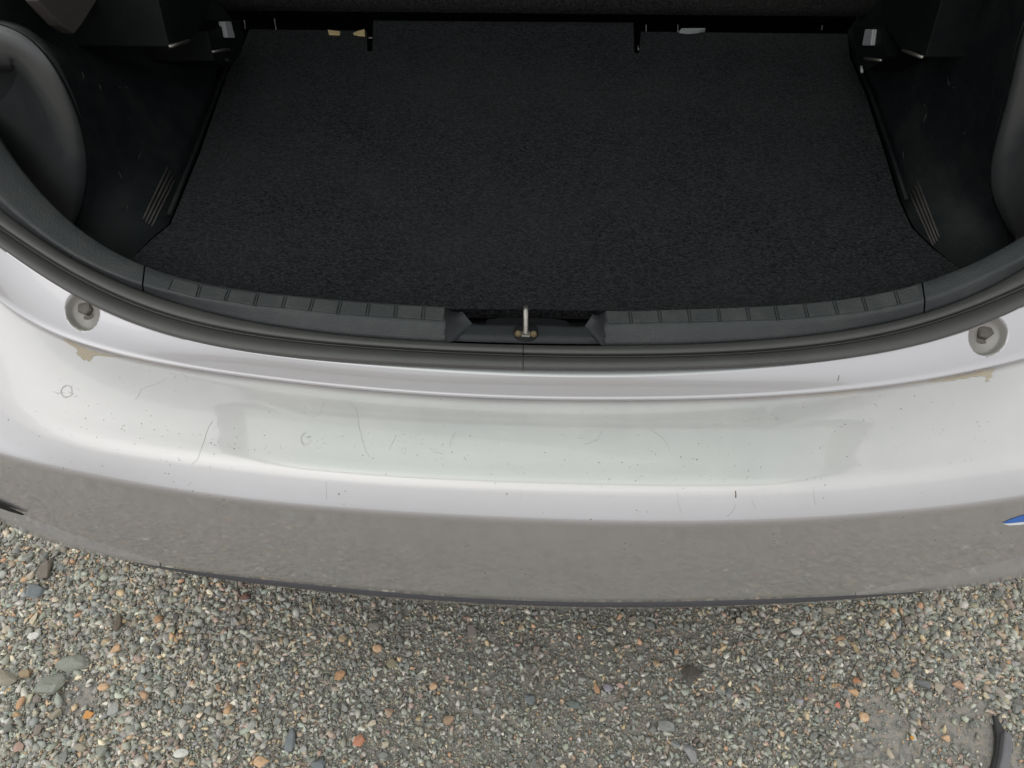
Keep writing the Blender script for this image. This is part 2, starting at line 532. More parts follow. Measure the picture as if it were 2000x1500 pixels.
# painted body sill with two dished holes for the bolts
E0e, E, Fq = cv['E0'], cv['E'], cv['F']
mcols = 5
def dense(P):                                     # refine along the length for the holes
    n = len(P)
    x = np.arange(n)
    xi = np.linspace(0, n-1, (n-1)*mcols+1)
    return np.stack([np.interp(xi, x, P[:, k]) for k in range(3)], 1)
e0, e1, f1 = dense(E0e), dense(E), dense(Fq)
bk = e0-np.stack([np.zeros(len(e0)), -0.022*np.ones(len(e0)), 0.004*np.ones(len(e0))], 1)
rows = [lerp(bk, e0, s) for s in np.linspace(0, 1, 8)[:-1]]+[lerp(e0, e1, s) for s in (0, .55, .9)]
nb = 26
for s in np.linspace(0.03, .89, nb):
    rows.append(lerp(e1, f1, s)+np.array([0, -.3, .95])*0.0022*math.sin(math.pi*s))
rows += [f1+np.array(q) for q in ((0, .0008, .0024), (0, -.0004, .0016), (0, -.0011, .0008), (0, -.0013, -.0004), (0, -.0009, -.0022), (0, .0002, -.0042), (0, .006, -.008))]
rows = [r_.copy() for r_ in rows]
HOLES = []
for (hx, hy) in ((159, 608), (1931, 656)):
    c0 = on_z(hx, hy, 0.700)
    for _ in range(12):                            # meet the sill's own height there
        j = int(np.argmin([np.min(np.linalg.norm(np.cross(ray(hx, hy), (r_-CAM)), axis=1)) for r_ in rows[10:10+nb]]))+10
        i = int(np.argmin(np.linalg.norm(np.cross(ray(hx, hy), (rows[j]-CAM)), axis=1)))
    HOLES.append(rows[j][i].copy())
for hc in HOLES:
    rad = 0.0220
    for r_ in rows[:10+nb]:
        d = np.linalg.norm(r_-hc, axis=1)
        s = np.clip((rad-d)/0.0035, 0, 1)
        s2 = np.clip((rad-d)/rad, 0, 1)
        r_ -= (s*s*(3-2*s)*0.006+np.sqrt(s2)*0.014*(s > 0))[:, None]*np.array([0, -0.5, 0.86])
sill = grid('body_sill', rows, paint('sill_paint', False, [h_-np.array([0, -.5, .86])*.008 for h_ in HOLES]), car)
for hc, bp in zip(HOLES, ((165, 591), (1926, 637))):
    base = on_z(*bp, hc[2]-.004)-np.array([0, 0, .011])
    axis = (0, -.45, .9)
    lathe('bolt', [(0.0, .010), (.0072, .010), (.0090, .0085), (.0095, .0), (.0095, -.006)], base, axis, M['bolt'], car, 6, False)
    lathe('washer', [(.0090, .0025), (.0128, .002), (.0136, .0005), (.0136, -.004)], base, axis, M['bolt'], car, 22)

# rubber weatherstrip: two rolls, split at the joint in the middle
up = np.array([0, -.55, .84])
def roll(a, b, h, n, steep=1.0):
    out = []
    for s in np.linspace(0, 1, n):
        th = math.pi*s
        k = 0.5-0.5*math.cos(th)
        out.append(lerp(a, b, k)+up*h*math.sin(th)**0.8)
    return out
C, D, E0x = cv['C'], cv['D'], cv['E0']
wsr = [C+up*-.004]+roll(C, lerp(C, D, .86), .0065, 9)+[lerp(C, D, .90)-up*.003]+roll(lerp(C, D, .93), lerp(D, E0x, .03), .001, 3)+[D-up*.003]+roll(lerp(D, E0x, .06), E0x+up*-.0005, .0085, 11)+[E0x-up*.004, E0x-up*.006+np.array([0, .01, 0])]
for sl in (slice(0, bl), slice(bl, None)):
    grid('weatherstrip', [r_[sl] for r_ in wsr], M['rubber'], car)

# boot sill trim: middle scuff plate between two seams, pillar trims beyond, recess for the striker
A, B = cv['A'], cv['B']
dn = np.array([0, 0.004, -0.045])
def trim_rows(sl, le=None, ri=None):
    a, b, c = A[sl].copy(), B[sl].copy(), C[sl].copy()
    for e_, side_ in ((le, 0), (ri, 1)):            # slanted ends where the trim is jointed, in columns
        if e_ is not None:
            for P_, k_ in zip((a, b, c), e_):
                if side_ == 0: P_[0] = P_[0]+(P_[1]-P_[0])*k_
                else: P_[-1] = P_[-1]+(P_[-1]-P_[-2])*k_
    r_ = [a+dn, a+np.array([0, .002, -.004]), a+np.array([0, .0005, -.0008]), lerp(a, b, .06)+np.array([0, 0, .0006]), lerp(a, b, .45), lerp(a, b, .86)]
    p, q = lerp(a, b, .86), lerp(b, c, .22)
    r_ += [bez(p, b, q, s) for s in (.25, .5, .75, 1)]
    r_ += [lerp(b, c, s) for s in (.5, .8)]+[c+np.array([0, -.001, -.001]), c-up*.006]
    return r_
def ci(px): return int(np.argmin(abs(cols-px)))+NE
SEAM_L, SEAM_R = ci(277), ci(1804)
RL, RR = ci(869), ci(1184)
scuff = grid('scuff_plate', trim_rows(slice(SEAM_L, RL+1), (.75, .10, .35)), M['trim'], car)
grid('scuff_plate', trim_rows(slice(RR, SEAM_R+1), None, (-.75, .05, -.2)), M['trim'], car)
grid('pillar_trim', trim_rows(slice(0, SEAM_L+1), None, (.3, -.35, -.1)), M['trim'], car)
grid('pillar_trim', trim_rows(slice(SEAM_R, None), (-.3, .5, .25)), M['trim'], car)
# dark backing under the seams
grid('trim_backing', [np.vstack([lerp(A, C, s)[SEAM_L-3:SEAM_L+4] for _ in (0,)])-up*.006 for s in (0, .5, 1)], M['black'], car)
grid('trim_backing', [lerp(A, C, s)[SEAM_R-3:SEAM_R+4]-up*.006 for s in (0, .5, 1)], M['black'], car)
# raised tread pads along the flat of the scuff plate
lg = [(337,543,328,567),(393,556,386,582),(449,565,441,589),(505,572,498,599),(559,578,553,603),(613,583,606,609),(667,588,660,615),(722,592,717,619),(775,596,772,622),(829,598,826,626),(872,600,870,630)]
rg = [(1180,607,1184,634),(1230,608,1233,633),(1287,606,1290,632),(1344,604,1348,631),(1402,602,1406,630),(1458,600,1463,628),(1513,597,1519,627),(1570,593,1577,622),(1628,587,1635,616),(1683,580,1692,609),(1747,568,1755,597),(1793,556,1803,587)]
def surf(px, py):                                  # point of the scuff plate's flat seen at a pixel
    i = ci(px)
    best = None
    for s in np.linspace(0, 1, 21):
        for j in (i-1, i, i+1):
            p = lerp(A[j], B[j], s)
            e = np.linalg.norm(np.cross(ray(px, py), p-CAM))
            if best is None or e < best[0]: best = (e, p[2])
    return on_z(px, py, best[1])
for gl, pl in ((lg, scuff), (rg, None)):
    for (x0, y0, x1, y1), (x2, y2, x3, y3) in zip(gl[:-1], gl[1:]):
        m0, m1 = 3.5, 3.5
        q = [surf(x0+m0, y0+2), surf(x1+m0, y1-2), surf(x3-m1, y3-2), surf(x2-m1, y2+2)]
        q = [p+np.array([0, 0, -.001]) for p in q]
        slab('tread_pad', q, (0, 0, 0.0026), M['pad'], car, 0.0006)
for (x0, y0, x1, y1) in lg[:-1]+rg[1:-1]:          # the thin rib standing in each groove
    p, q = surf(x0, y0+2), surf(x1, y1-1)
    v = (q-p); s_ = np.array([.0008, 0, 0])
    slab('rib', [p-s_, q-s_, q+s_, p+s_], (0, 0, .0012), M['trim'], car)
# recess: shelf, two cheeks, hollow behind
zs = .7025
lip = [on_z(x, y, zs) for x, y in ((922, 632), (935, 634), (960, 634), (1000, 634), (1040, 634), (1080, 635), (1110, 637), (1132, 638), (1142, 637))]
front = [C[ci(x)]+np.array([0, .002, .001]) for x in (888, 905, 950, 1000, 1040, 1080, 1120, 1150, 1166)]
shelf_rows = [[p+np.array([0, .002, -.04]) for p in lip], [p+np.array([0, .002, -.003]) for p in lip], lip,
              [lerp(p, q, .15)+np.array([0, 0, .001]) for p, q in zip(lip, front)], [lerp(p, q, .5)+np.array([0, 0, -.001]) for p, q in zip(lip, front)], front, [p-up*.006 for p in front]]
grid('latch_recess', shelf_rows, M['cheek'], car)
for side, (Ai, Bi, Ci) in ((0, (RL, RL, RL)), (1, (RR, RR, RR))):
    a, b = A[Ai], B[Bi]
    c = front[0] if side == 0 else front[-1]
    l = lip[0] if side == 0 else lip[-1]
    k1 = on_z(903 if side == 0 else 1158, 609 if side == 0 else 614, .714)
    k0 = on_z(886 if side == 0 else 1172, 604 if side == 0 else 609, .717)
    sx = 1 if side == 0 else -1
    e1 = [a+np.array([0, .004, -.03]), a+np.array([0, 0, -.0008]), lerp(a, b, .5), b, lerp(b, C[Ci], .25), lerp(b, C[Ci], .55), C[Ci]-up*.002]
    e2 = [k1+np.array([0, .004, -.04]), k1, lerp(k1, l, .5), l, lerp(l, c, .3), lerp(l, c, .65), c]
    rr_ = [[lerp(p, q, t_)-np.array([0, 0, .004*math.sin(math.pi*t_)*(0 < n_ < 6)]) for n_, (p, q) in enumerate(zip(e1, e2))] for t_ in np.linspace(0, 1, 9)]
    grid('recess_cheek', rr_, M['cheek'], car)
    tube('edge_bead', [e1[2], e1[3], e1[4], e1[5]], .0009, M['trim'], car, 6)
grid('hollow', [[on_z(x, 660, .655) for x in (860, 1000, 1190)], [on_z(x, 560, .655) for x in (860, 1000, 1190)]], M['black'], car, smooth=False)
slab('inner_bracket', [on_z(x, y, .672) for x, y in ((940, 640), (952, 622), (985, 618), (1075, 620), (1108, 625), (1122, 645))], (0, 0, -.02), M['black'], car, .002)
# striker loop on its round dark base with two bolts
sb = on_z(1027, 655, .7035)
lathe('striker_base', [(0, .0006), (.0125, .0006), (.0135, -.001), (.0135, -.006)], sb+np.array([0, .003, .0026]), (0, -.2, 1), M['black'], car, 24)
top_b = on_z(1027, 604, .7235)
legb = on_z(1027, 650, .706)
st = tube('striker', [legb+np.array([0, -.002, -.012]), legb, lerp(legb, top_b, .6), top_b+np.array([0, -.003, -.0006]), top_b, top_b+np.array([0, .006, -.003]), top_b+np.array([0, .010, -.02]), top_b+np.array([0, .011, -.05])], .0030, M['steel'], car, 10)
box('striker_plate', sb+np.array([0, -.0005, .0022]), (.010, .008, .003), M['steel'], car, bev=.0008)
for dx in (-.0085, .0085):
    lathe('bolt', [(0, .0035), (.003, .0035), (.0042, .002), (.0046, 0)], sb+np.array([dx, -.0005, .002]), (0, -.2, 1), M['brass'], car, 6, False)

# load floor board: lies loose in the boot, so a thing of its own
zf = .680
ol = [(487,57),(716,60),(717,100),(727,100),(729,40),(1237,44),(1239,104),(1248,104),(1252,62),(1655,66),(1660,112),(1692,188),(1724,288),(1756,392),(1780,444),(1820,484),(1876,526),(1920,560),(1860,575),(1780,600),(1500,612),(1190,606.5),(1030,604),(860,603),(500,605),(300,560),(225,530),(262,500),(300,465),(333,438),(390,300),(444,144),(474,90)]
olp = [on_z(x, y, zf) for x, y in ol]
me_ = slab('load_floor_board', olp, (0, 0, -.016), M['carpet'], None)
tag(me_, 'charcoal carpeted load floor board lying flat in the open boot', 'boot floor')

# cabin side behind the board: sub floor, gap, seat back
slab('sub_floor', [(-.46, .52, .64), (.46, .52, .64), (.60, .72, .64), (.62, 2.3, .64), (-.62, 2.3, .64), (-.60, .72, .64)], (0, 0, -.02), M['void'], car)
sl0, sl1 = on_z(425, 37, .70), on_z(1708, 50, .70)
yseat = (sl0[1]+sl1[1])/2
sx0, sx1 = sl0[0], sl1[0]
lean = np.array([0, .10, .46])
nseat = 40
srows = []
for s in (0, .02, .06, .2, .5, 1):
    base_y = {0: .03, .02: .008, .06: 0}.get(s, 0)
    srows.append([np.array([x, lerp(sl0[1], sl1[1], (x-sx0)/(sx1-sx0))+base_y, .70+(.0 if s else 0)])+lean*s for x in np.linspace(sx0-.03, sx1+.02, nseat)])
grid('seat_back', srows, M['seat'], car)
# small fittings seen in the gap under the seat
def gapbar(name, x0, y0, x1, y1, z, r_, mat):
    tube(name, [on_z(x0, y0, z), on_z(x1, y1, z)], r_, mat, car, 6)
for x0, y0, x1, y1 in ((477, 40, 479, 56), (536, 37, 539, 57), (1262, 49, 1262, 61), (1324, 49, 1324, 62), (1606, 50, 1605, 58)):
    gapbar('hinge_pin', x0, y0, x1, y1, .684, .0009, M['steel'])
for poly in ([(640, 58), (664, 61), (662, 65), (642, 64)], [(690, 64), (700, 60), (712, 57), (712, 67), (700, 66)]):
    slab('foam_pad', [on_z(x, y, .684) for x, y in poly], (0, 0, -.02), M['foam'], car)
slab('hinge_cover', [on_z(x, y, .684) for x, y in ((1327, 60), (1332, 55), (1378, 55), (1365, 60), (1345, 62))], (0, 0, -.01), M['grey'], car)
gapbar('hinge_pin', 719, 74, 727, 74, .683, .0012, M['steel'])
gapbar('hinge_pin', 1246, 90, 1247, 97, .683, .0012, M['steel'])

# inner side walls, ribs, brackets, bulging lamp housings
LIP = {-1: ([(-150, 40), (-60, 42), (0, 52), (50, 78), (92, 120), (124, 176), (148, 240), (163, 300), (168, 345), (163, 385), (148, 430), (132, 475)], (-.6, .745, .76)),
       1: ([(2080, -60), (2030, 10), (2002, 70), (1986, 130), (1972, 190), (1957, 250), (1943, 310), (1935, 352), (1940, 390), (1958, 428), (1977, 468), (1992, 505)], (.6, .765, .76))}
npl = np.array([0, 1.0, -.1])
nb_ = npl/np.linalg.norm(npl)
def lip_curve(sgn):
    pts, p0 = LIP[sgn]
    a = np.array(pts, float)
    tt = np.concatenate([[0], np.cumsum(np.hypot(*np.diff(a, axis=0).T))]); tt /= tt[-1]
    cx, cy = np.polyfit(tt, a[:, 0], 6), np.polyfit(tt, a[:, 1], 6)
    return np.array([on_plane(np.polyval(cx, s), np.polyval(cy, s), p0, npl) for s in np.linspace(0, 1, 60)])
def resamp(P, n):
    P = np.array(P)
    L_ = np.concatenate([[0], np.cumsum(np.linalg.norm(np.diff(P, axis=0), axis=1))])
    x = np.linspace(0, L_[-1], n)
    return np.stack([np.interp(x, L_, P[:, k_]) for k_ in range(3)], 1)
def side_wall(pts, sgn, name):                    # from the board's edge up to the housing's lip and on to the window line
    b = resamp([on_z(x, y, zf-.012) for x, y in pts], 60)[::-1]
    lp_ = lip_curve(sgn)[::-1][3:50]+nb_*.006
    tp_ = np.vstack([resamp(lp_, 38), resamp([lp_[-1]+np.array([0, .03, .03]), (sgn*.60, .90, 1.15), (sgn*.60, 1.10, 1.25), (sgn*.60, 1.40, 1.25)], 22)])
    rows_ = []
    for s_ in (0, .04, .12, .25, .4, .55, .7, .85, 1):
        rows_.append(lerp(b, tp_, s_)+np.outer(np.ones(60), np.array([sgn*.02, 0, 0]))*math.sin(math.pi*s_)*(1 if s_ < 1 else 0))
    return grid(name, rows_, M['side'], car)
Lw = [(430, 20), (478, 70), (470, 90), (440, 144), (386, 300), (329, 438), (296, 465), (250, 512)]
Rw = [(1700, 35), (1655, 60), (1664, 112), (1696, 188), (1728, 288), (1760, 392), (1784, 444), (1824, 484), (1886, 534)]
WALLS = {-1: side_wall(Lw, -1, 'side_panel'), 1: side_wall(Rw, 1, 'side_panel')}
def wall_plane(p, q, sgn):
    a, b = on_z(*p, zf), on_z(*q, zf)
    t_ = b-a
    n_ = np.cross(t_, np.array([sgn*.68, 0, 1.0]))
    return a, n_/np.linalg.norm(n_)
def inward_of(sgn): return np.array([-sgn*1.0, -.1, 0.2])
wl = wall_plane((440, 144), (329, 438), -1)
wr = wall_plane((1664, 112), (1760, 392), 1)
for tops, bots, (p0, n_), sgn in ((((326, 326), (331, 335), (335, 345), (339, 353)), ((278, 428), (283, 434), (289, 438), (295, 442)), wl, -1),
                                  (((1794, 355), (1790, 363), (1785, 372), (1780, 381)), ((1836, 464), (1832, 471), (1828, 476), (1824, 480)), wr, 1)):
    wb = bmesh.new(); wb.from_mesh(WALLS[sgn].data); wt = BVHTree.FromBMesh(wb)
    for a, b in zip(tops, bots):
        tube('vent_rib', [np.array(wt.ray_cast(Vector(CAM), Vector(ray(lerp(a[0], b[0], q), lerp(a[1], b[1], q))).normalized())[0])+inward_of(sgn)*.0012 for q in (0, .33, .66, 1)], .0013, M['brown'], car, 6)
# step ledge along the bottom of each wall
for pts, sgn in ((((462, 108), (444, 142), (390, 290), (336, 425)), -1), (((1668, 125), (1694, 185), (1730, 288), (1764, 395)), 1)):
    tube('panel_ledge', [on_z(x, y, zf)+np.array([sgn*.003, 0, .004]) for x, y in pts], .003, M['side'], car, 8)
def fitting(poly, x, depth, mat, name, bev=.0015):
    return slab(name, [on_x(px, py, x) for px, py in poly], (depth, 0, 0), mat, car, bev)
fitting([(300, -40), (425, -40), (400, 40), (372, 80), (331, 92)], -.455, -.16, M['dark'], 'shelf_bracket')
fitting([(1712, -40), (1850, -40), (1806, 112), (1760, 98), (1735, 60)], .475, .16, M['dark'], 'shelf_bracket')
tube('bracket_edge', [on_x(331, 91, -.453), on_x(369, 79, -.453)], .0022, M['steel'], car, 8)
tube('bracket_edge', [on_x(1763, 98, .473), on_x(1802, 112, .473)], .0022, M['steel'], car, 8)
tube('seat_latch', [on_x(415, 101, -.44), on_x(447, 96, -.44)], .0018, M['steel'], car, 8)
tube('seat_latch', [on_x(1688, 114, .452), on_x(1721, 118, .452)], .0018, M['steel'], car, 8)
fitting([(439, 42), (452, 42), (460, 74), (445, 74)], -.45, -.01, M['grey'], 'belt_anchor')
fitting([(1689, 57), (1704, 57), (1700, 89), (1683, 89)], .462, .01, M['grey'], 'belt_anchor')
fitting([(405, 60), (470, 40), (474, 100), (452, 132), (418, 120)], -.456, -.10, M['dark'], 'latch_cover')
fitting([(1664, 50), (1716, 50), (1735, 110), (1690, 140), (1672, 118)], .468, .10, M['dark'], 'latch_cover')
tube('clip', [on_x(441, 116, -.452), on_x(451, 122, -.452)], .0028, M['side'], car, 8)
tube('clip', [on_x(1682, 130, .464), on_x(1684, 142, .464)], .0020, M['grey'], car, 8)
fitting([(60, -60), (215, -60), (190, 0), (160, 48), (146, 66), (120, 50), (75, 2)], -.53, -.015, M['brown'], 'pillar_cover')
fitting([(1890, -60), (2100, -60), (2100, 95), (2003, 87), (1972, 66), (1936, 2)], .535, .015, M['brown'], 'pillar_cover')
def scuff(px, py, dx, dy, wpx, sgn, col='scuff'):
    wb = bmesh.new(); wb.from_mesh(WALLS[sgn].data); wt = BVHTree.FromBMesh(wb)
    P = [wt.ray_cast(Vector(CAM), Vector(ray(px+dx*q, py+dy*q)).normalized())[0] for q in (0, .5, 1)]
    if all(p is not None for p in P):
        tube('scuff', [np.array(p)+inward_of(sgn)*.0003 for p in P], wpx*.00022, M[col], car, 5)
for a_ in ((194, 165, 3, 10), (232, 170, 4, 1), (244, 170, 5, 1), (276, 296, -6, 14), (248, 402, 1, 6), (232, 335, 6, 14), (213, 240, 1, 2), (318, 300, 1, 2), (160, 140, 4, 14), (262, 355, 1, 2)):
    scuff(*a_, .9, -1)
for a_ in ((1810, 222, -6, 16), (1805, 203, 1, 4), (1785, 170, 1, 1), (1715, 210, 1, 2), (1884, 258, 0, 3), (1850, 150, 4, 16), (1905, 486, 3, -4), (1862, 170, 1, 2), (1764, 296, 1, 12), (1770, 212, 1, 1)):
    scuff(*a_, 1.0, 1)
def bulge(sgn):
    P = lip_curve(sgn)
    T = np.gradient(P, axis=0); T /= np.linalg.norm(T, axis=1)[:, None]
    N = np.cross(T, nb_)                            # toward the cubby, in the plane of its mouth
    if N[30][0]*sgn < 0: N = -N
    wd = np.linspace(1.8, .75, 60)[:, None]
    o = [(.03, .06), (.006, .03), (0, .012), (.002, .005), (.007, .001), (.013, 0), (.020, .001), (.028, .005), (.037, .011), (.048, .020), (.062, .032), (.080, .046), (.105, .058), (.15, .066), (.30, .07)]
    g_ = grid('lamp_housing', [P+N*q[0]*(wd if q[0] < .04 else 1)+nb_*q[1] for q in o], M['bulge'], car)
    return g_
bulge(-1)
bulge(1)

# decal at the right of the bumper face, scratches, mud
def on_bumper(px, py, off=.0004):
    best = None
    V = np.array([v.co for v in bumper.data.vertices])
    d = ray(px, py)
    return V, d
bm_ = bmesh.new(); bm_.from_mesh(bumper.data); BV = BVHTree.FromBMesh(bm_)
bm2_ = bmesh.new(); bm2_.from_mesh(sill.data); BS = BVHTree.FromBMesh(bm2_)
def hit(px, py, bvh=None, off=.0005):
    d = Vector(ray(px, py)).normalized()
    h, n_, i_, _ = (bvh or BV).ray_cast(Vector(CAM), d)
    if h is None: return None
    if n_.dot(d) > 0: n_ = -n_
    return np.array(h+n_*off)
# lower corner lips of the bumper, folded out a little further than the face
for J_ in ([(-10,981),(40,1000),(80,1016),(160,1047),(250,1075),(312,1097)], [(1672,1157),(1700,1149),(1800,1126),(1900,1104),(2010,1081)]):
    x0, x1 = J_[0][0], J_[-1][0]
    xs = np.linspace(x0, x1, 40)
    ya, yb = np.interp(xs, *np.array(J_, float).T), np.polyval(np.polyfit((np.array(I_)[:, 0]-1000)/1000, np.array(I_)[:, 1], 6), (xs-1000)/1000)
    ya = np.polyval(np.polyfit(xs, ya, 3), xs)
    ya = np.minimum(ya, yb-.5)
    fade = (yb-ya)/max(yb-ya)
    zt = np.array([.476+.030*f_ for f_ in fade]); zb = np.array([.4765+.0075*f_ for f_ in fade])
    T_ = [hit(x, y, None, -.0003) for x, y in zip(xs, ya)]; T_ = np.array([q if q is not None else on_z(x, y, z_) for q, x, y, z_ in zip(T_, xs, ya, zt)]); Bt = np.array([on_z(x, y, z_) for x, y, z_ in zip(xs, yb+.5, zb)])
    grid('bumper_lip', [T_, lerp(T_, Bt, .12), lerp(T_, Bt, .3), lerp(T_, Bt, .6), Bt, Bt+inn_*.01+np.array([0, 0, -.012])], M['paint'], car)

def decal(name, poly, mat, bvh=None, off=.0006):
    P = [hit(x, y, bvh, off) for x, y in poly]
    P = [p for p in P if p is not None]
    if len(P) < 3: return
    return link(name, mesh(name, P, [tuple(range(len(P)))]), mat, car)
decal('panel_gap', [(-8, 974), (20, 986), (52, 1001), (48, 1003), (20, 995), (-8, 985)], M['black'], off=.003)
decal('sticker', [(1957, 1021), (1972, 1014), (1990, 1008), (2012, 1002), (2012, 1018), (1990, 1019), (1972, 1021)], M['blue'])
decal('sticker', [(1957, 1022), (1972, 1021), (1990, 1019), (2012, 1017), (2012, 1021), (1990, 1024), (1970, 1025)], M['white'], off=.0009)
def scratch(pts, wpx, mat=None, bvh=None):
    P = [hit(x, y, bvh, .0002) for x, y in pts]
    P = [p for p in P if p is not None]
    if len(P) < 2: return
    tube('paint_chip' if mat is M['speck'] else 'scratch', P, wpx*.00014, mat or M['scratch'], car, 5)
rs = random.Random(3)
def wig(pts, amp):
    out = []
    for (x0, y0), (x1, y1) in zip(pts[:-1], pts[1:]):
        k = max(2, int(math.hypot(x1-x0, y1-y0)/9))
        for i in range(k):
            s = i/k
            out.append((x0+(x1-x0)*s+rs.uniform(-amp, amp), y0+(y1-y0)*s+rs.uniform(-amp, amp)))
    return out+[pts[-1]]
for pts, w_ in (([(416, 822), (408, 834), (396, 868), (386, 897), (374, 908)], 1.0), ([(683, 785), (696, 800), (703, 840), (712, 876), (722, 893)], .9),
                ([(633, 787), (625, 807), (610, 815)], .7), ([(1140, 868), (1166, 860), (1176, 842)], .8), ([(1272, 840), (1292, 853), (1302, 866), (1308, 880)], .7),
                ([(890, 845), (880, 860), (879, 873)], .6), ([(840, 876), (850, 884), (864, 886)], .7), ([(760, 880), (768, 862), (775, 850)], .7),
                ([(1437, 985), (1430, 1000), (1420, 1008)], .7), ([(1468, 975), (1475, 995)], .6), ([(1322, 958), (1326, 985), (1330, 1000)], .6),
                ([(262, 782), (272, 772), (274, 760)], .7), ([(275, 760), (300, 752), (325, 740)], .6), ([(1636, 742), (1636, 720)], .5),
                ([(1016, 950), (1016, 975)], .6), ([(637, 940), (638, 975)], .5), ([(1587, 950), (1592, 985)], .6)):
    scratch(wig(pts, .8), w_)
def ring(cx, cy, rx, ry, n, w_, j):
    scratch([(cx+rx*math.cos(2*math.pi*i/n)+rs.uniform(-j, j), cy+ry*math.sin(2*math.pi*i/n)+rs.uniform(-j, j)) for i in range(n+1)], w_)
def arc(cx, cy, rx, ry, a0, a1, w_, j):
    n = 22
    scratch([(cx+rx*math.cos(a0+(a1-a0)*i/n)+rs.uniform(-j, j), cy+ry*math.sin(a0+(a1-a0)*i/n)+rs.uniform(-j, j)) for i in range(n+1)], w_)
for cx, cy, rx, ry, k_, w_, j in ((131, 765, 12, 12, 5, 1.1, .7), (352, 741, 13, 11, 2, .7, .4), (787, 880, 5, 6, 2, .9, .2), (597, 858, 9, 13, 4, 1.0, .9)):
    for q in range(k_):
        a0 = rs.uniform(0, 6.28)
        arc(cx+rs.uniform(-1.5, 1.5), cy+rs.uniform(-1.5, 1.5), rx*rs.uniform(.8, 1.15), ry*rs.uniform(.8, 1.1), a0, a0+rs.uniform(2, 4.6), w_*rs.uniform(.35, .7), j)
for _ in range(10):
    x, y = 131+rs.uniform(-28, 34), 760+rs.uniform(-20, 18)
    scratch([(x, y), (x+rs.uniform(-12, 12), y+rs.uniform(-4, 5))], .9)
for _ in range(14):
    x, y = 612+rs.uniform(-14, 26), 860+rs.uniform(-14, 18)
    scratch([(x, y), (x+rs.uniform(-5, 5), y+rs.uniform(-2, 3))], 1.0)
for cx, cy, sp in ((1430, 830, 36), (1490, 820, 30), (1140, 850, 40), (800, 855, 40)):
    for _ in range(16):
        x, y = cx+rs.uniform(-sp, sp), cy+rs.uniform(-10, 12)
        scratch([(x, y), (x+rs.uniform(-7, 7), y+rs.uniform(-2.5, 2.5))], .55)
scratch([(1636, 744), (1638, 738), (1639, 733)], 2.2, M['bolt'], BS)
scratch([(1436, 959), (1437, 964), (1437, 972)], 4.2, M['brass'])
for cx, cy, n, sx, sy in ((440, 862, 10, 22, 18), (520, 870, 16, 30, 25), (900, 890, 14, 60, 20), (1050, 910, 12, 60, 20), (1170, 930, 9, 20, 15), (1290, 905, 16, 60, 30), (1400, 900, 12, 50, 30),
                          (1450, 930, 8, 30, 12), (330, 880, 20, 90, 40), (170, 830, 24, 100, 40), (1640, 870, 9, 30, 30), (1760, 830, 12, 80, 60), (720, 890, 9, 50, 25)):
    for _ in range(int(n*1.7)):
        x, y = rs.gauss(cx, sx), rs.gauss(cy, sy)
        scratch([(x, y), (x+rs.uniform(-1.8, 1.8), y+rs.uniform(-1.0, 1.6))], rs.choice((.8, 1.0, 1.2, 1.5, 2.4, 3.2)), M['speck'])
def blob(cx, cy, pts, off=.0003):
    q = [(cx+x*.9, cy+y*.9-1) for x, y in pts]
    q = [p_ for p0_, p1_ in zip(q, q[1:]+q[:1]) for p_ in wig([p0_, p1_], 1.3)[:-1]]
    decal('mud_stain', q, M['mud'], BV, off)
blob(160, 684, [(-52, -27), (-30, -20), (-12, -12), (4, -4), (40, 8), (90, 16), (62, 14), (34, 12), (26, 14), (22, 22), (14, 26), (10, 20), (6, 24), (-4, 16), (-14, 8), (-8, 2), (-20, -6), (-36, -18)])
blob(1935, 728, [(-140, 22), (-90, 12), (-40, 3), (0, -6), (20, -12), (8, -6), (2, 4), (4, 12), (-6, 14), (-2, 20), (-12, 22), (-10, 12), (-20, 8), (-50, 12), (-90, 18)])

# roof, open tailgate, shell around the cabin: they shade the boot and mirror in the bumper
slab('roof', [(-.56, 1.0, 1.50), (.56, 1.0, 1.50), (.60, 2.9, 1.52), (-.60, 2.9, 1.52)], (0, 0, .03), M['paint'], car, .01)
slab('roof_lining', [(-.55, 1.03, 1.47), (.55, 1.03, 1.47), (.58, 2.8, 1.49), (-.58, 2.8, 1.49)], (0, 0, .02), M['roof_lining'], car)
for sgn in (-1, 1):
    slab('quarter_panel', [(sgn*.76, 1.0, .5), (sgn*.80, 2.9, .5), (sgn*.78, 2.9, .98), (sgn*.72, 1.05, 1.0)], (sgn*.02, 0, 0), M['paint'], car)
    slab('rear_pillar', [(sgn*.60, .86, 1.0), (sgn*.70, 1.25, 1.0), (sgn*.58, 1.15, 1.49), (sgn*.52, .88, 1.49)], (sgn*.04, 0, 0), M['paint'], car)
    slab('side_window', [(sgn*.70, 1.25, 1.0), (sgn*.75, 2.8, .98), (sgn*.60, 2.7, 1.50), (sgn*.58, 1.15, 1.49)], (sgn*.004, 0, 0), M['glass'], car)
slab('front_bulkhead', [(-.78, 2.9, .3), (.78, 2.9, .3), (.6, 2.9, 1.5), (-.6, 2.9, 1.5)], (0, .03, 0), M['black'], car)
slab('underbody', [(-.44, .56, .27), (.44, .56, .27), (.58, .9, .27), (.72, 2.9, .27), (-.72, 2.9, .27), (-.58, .9, .27)], (0, 0, .04), M['black'], car)
tg0, tg1 = np.array([0, 1.0, 1.53]), np.array([0, .02, 1.86])
ax_t = (tg1-tg0)/np.linalg.norm(tg1-tg0)
nrm = np.array([0, -ax_t[2], ax_t[1]]); nrm = nrm if nrm[2] > 0 else -nrm
Lt = np.linalg.norm(tg1-tg0)
def tp(x, s): return np.array([x, 0, 0])+tg0+ax_t*s*Lt
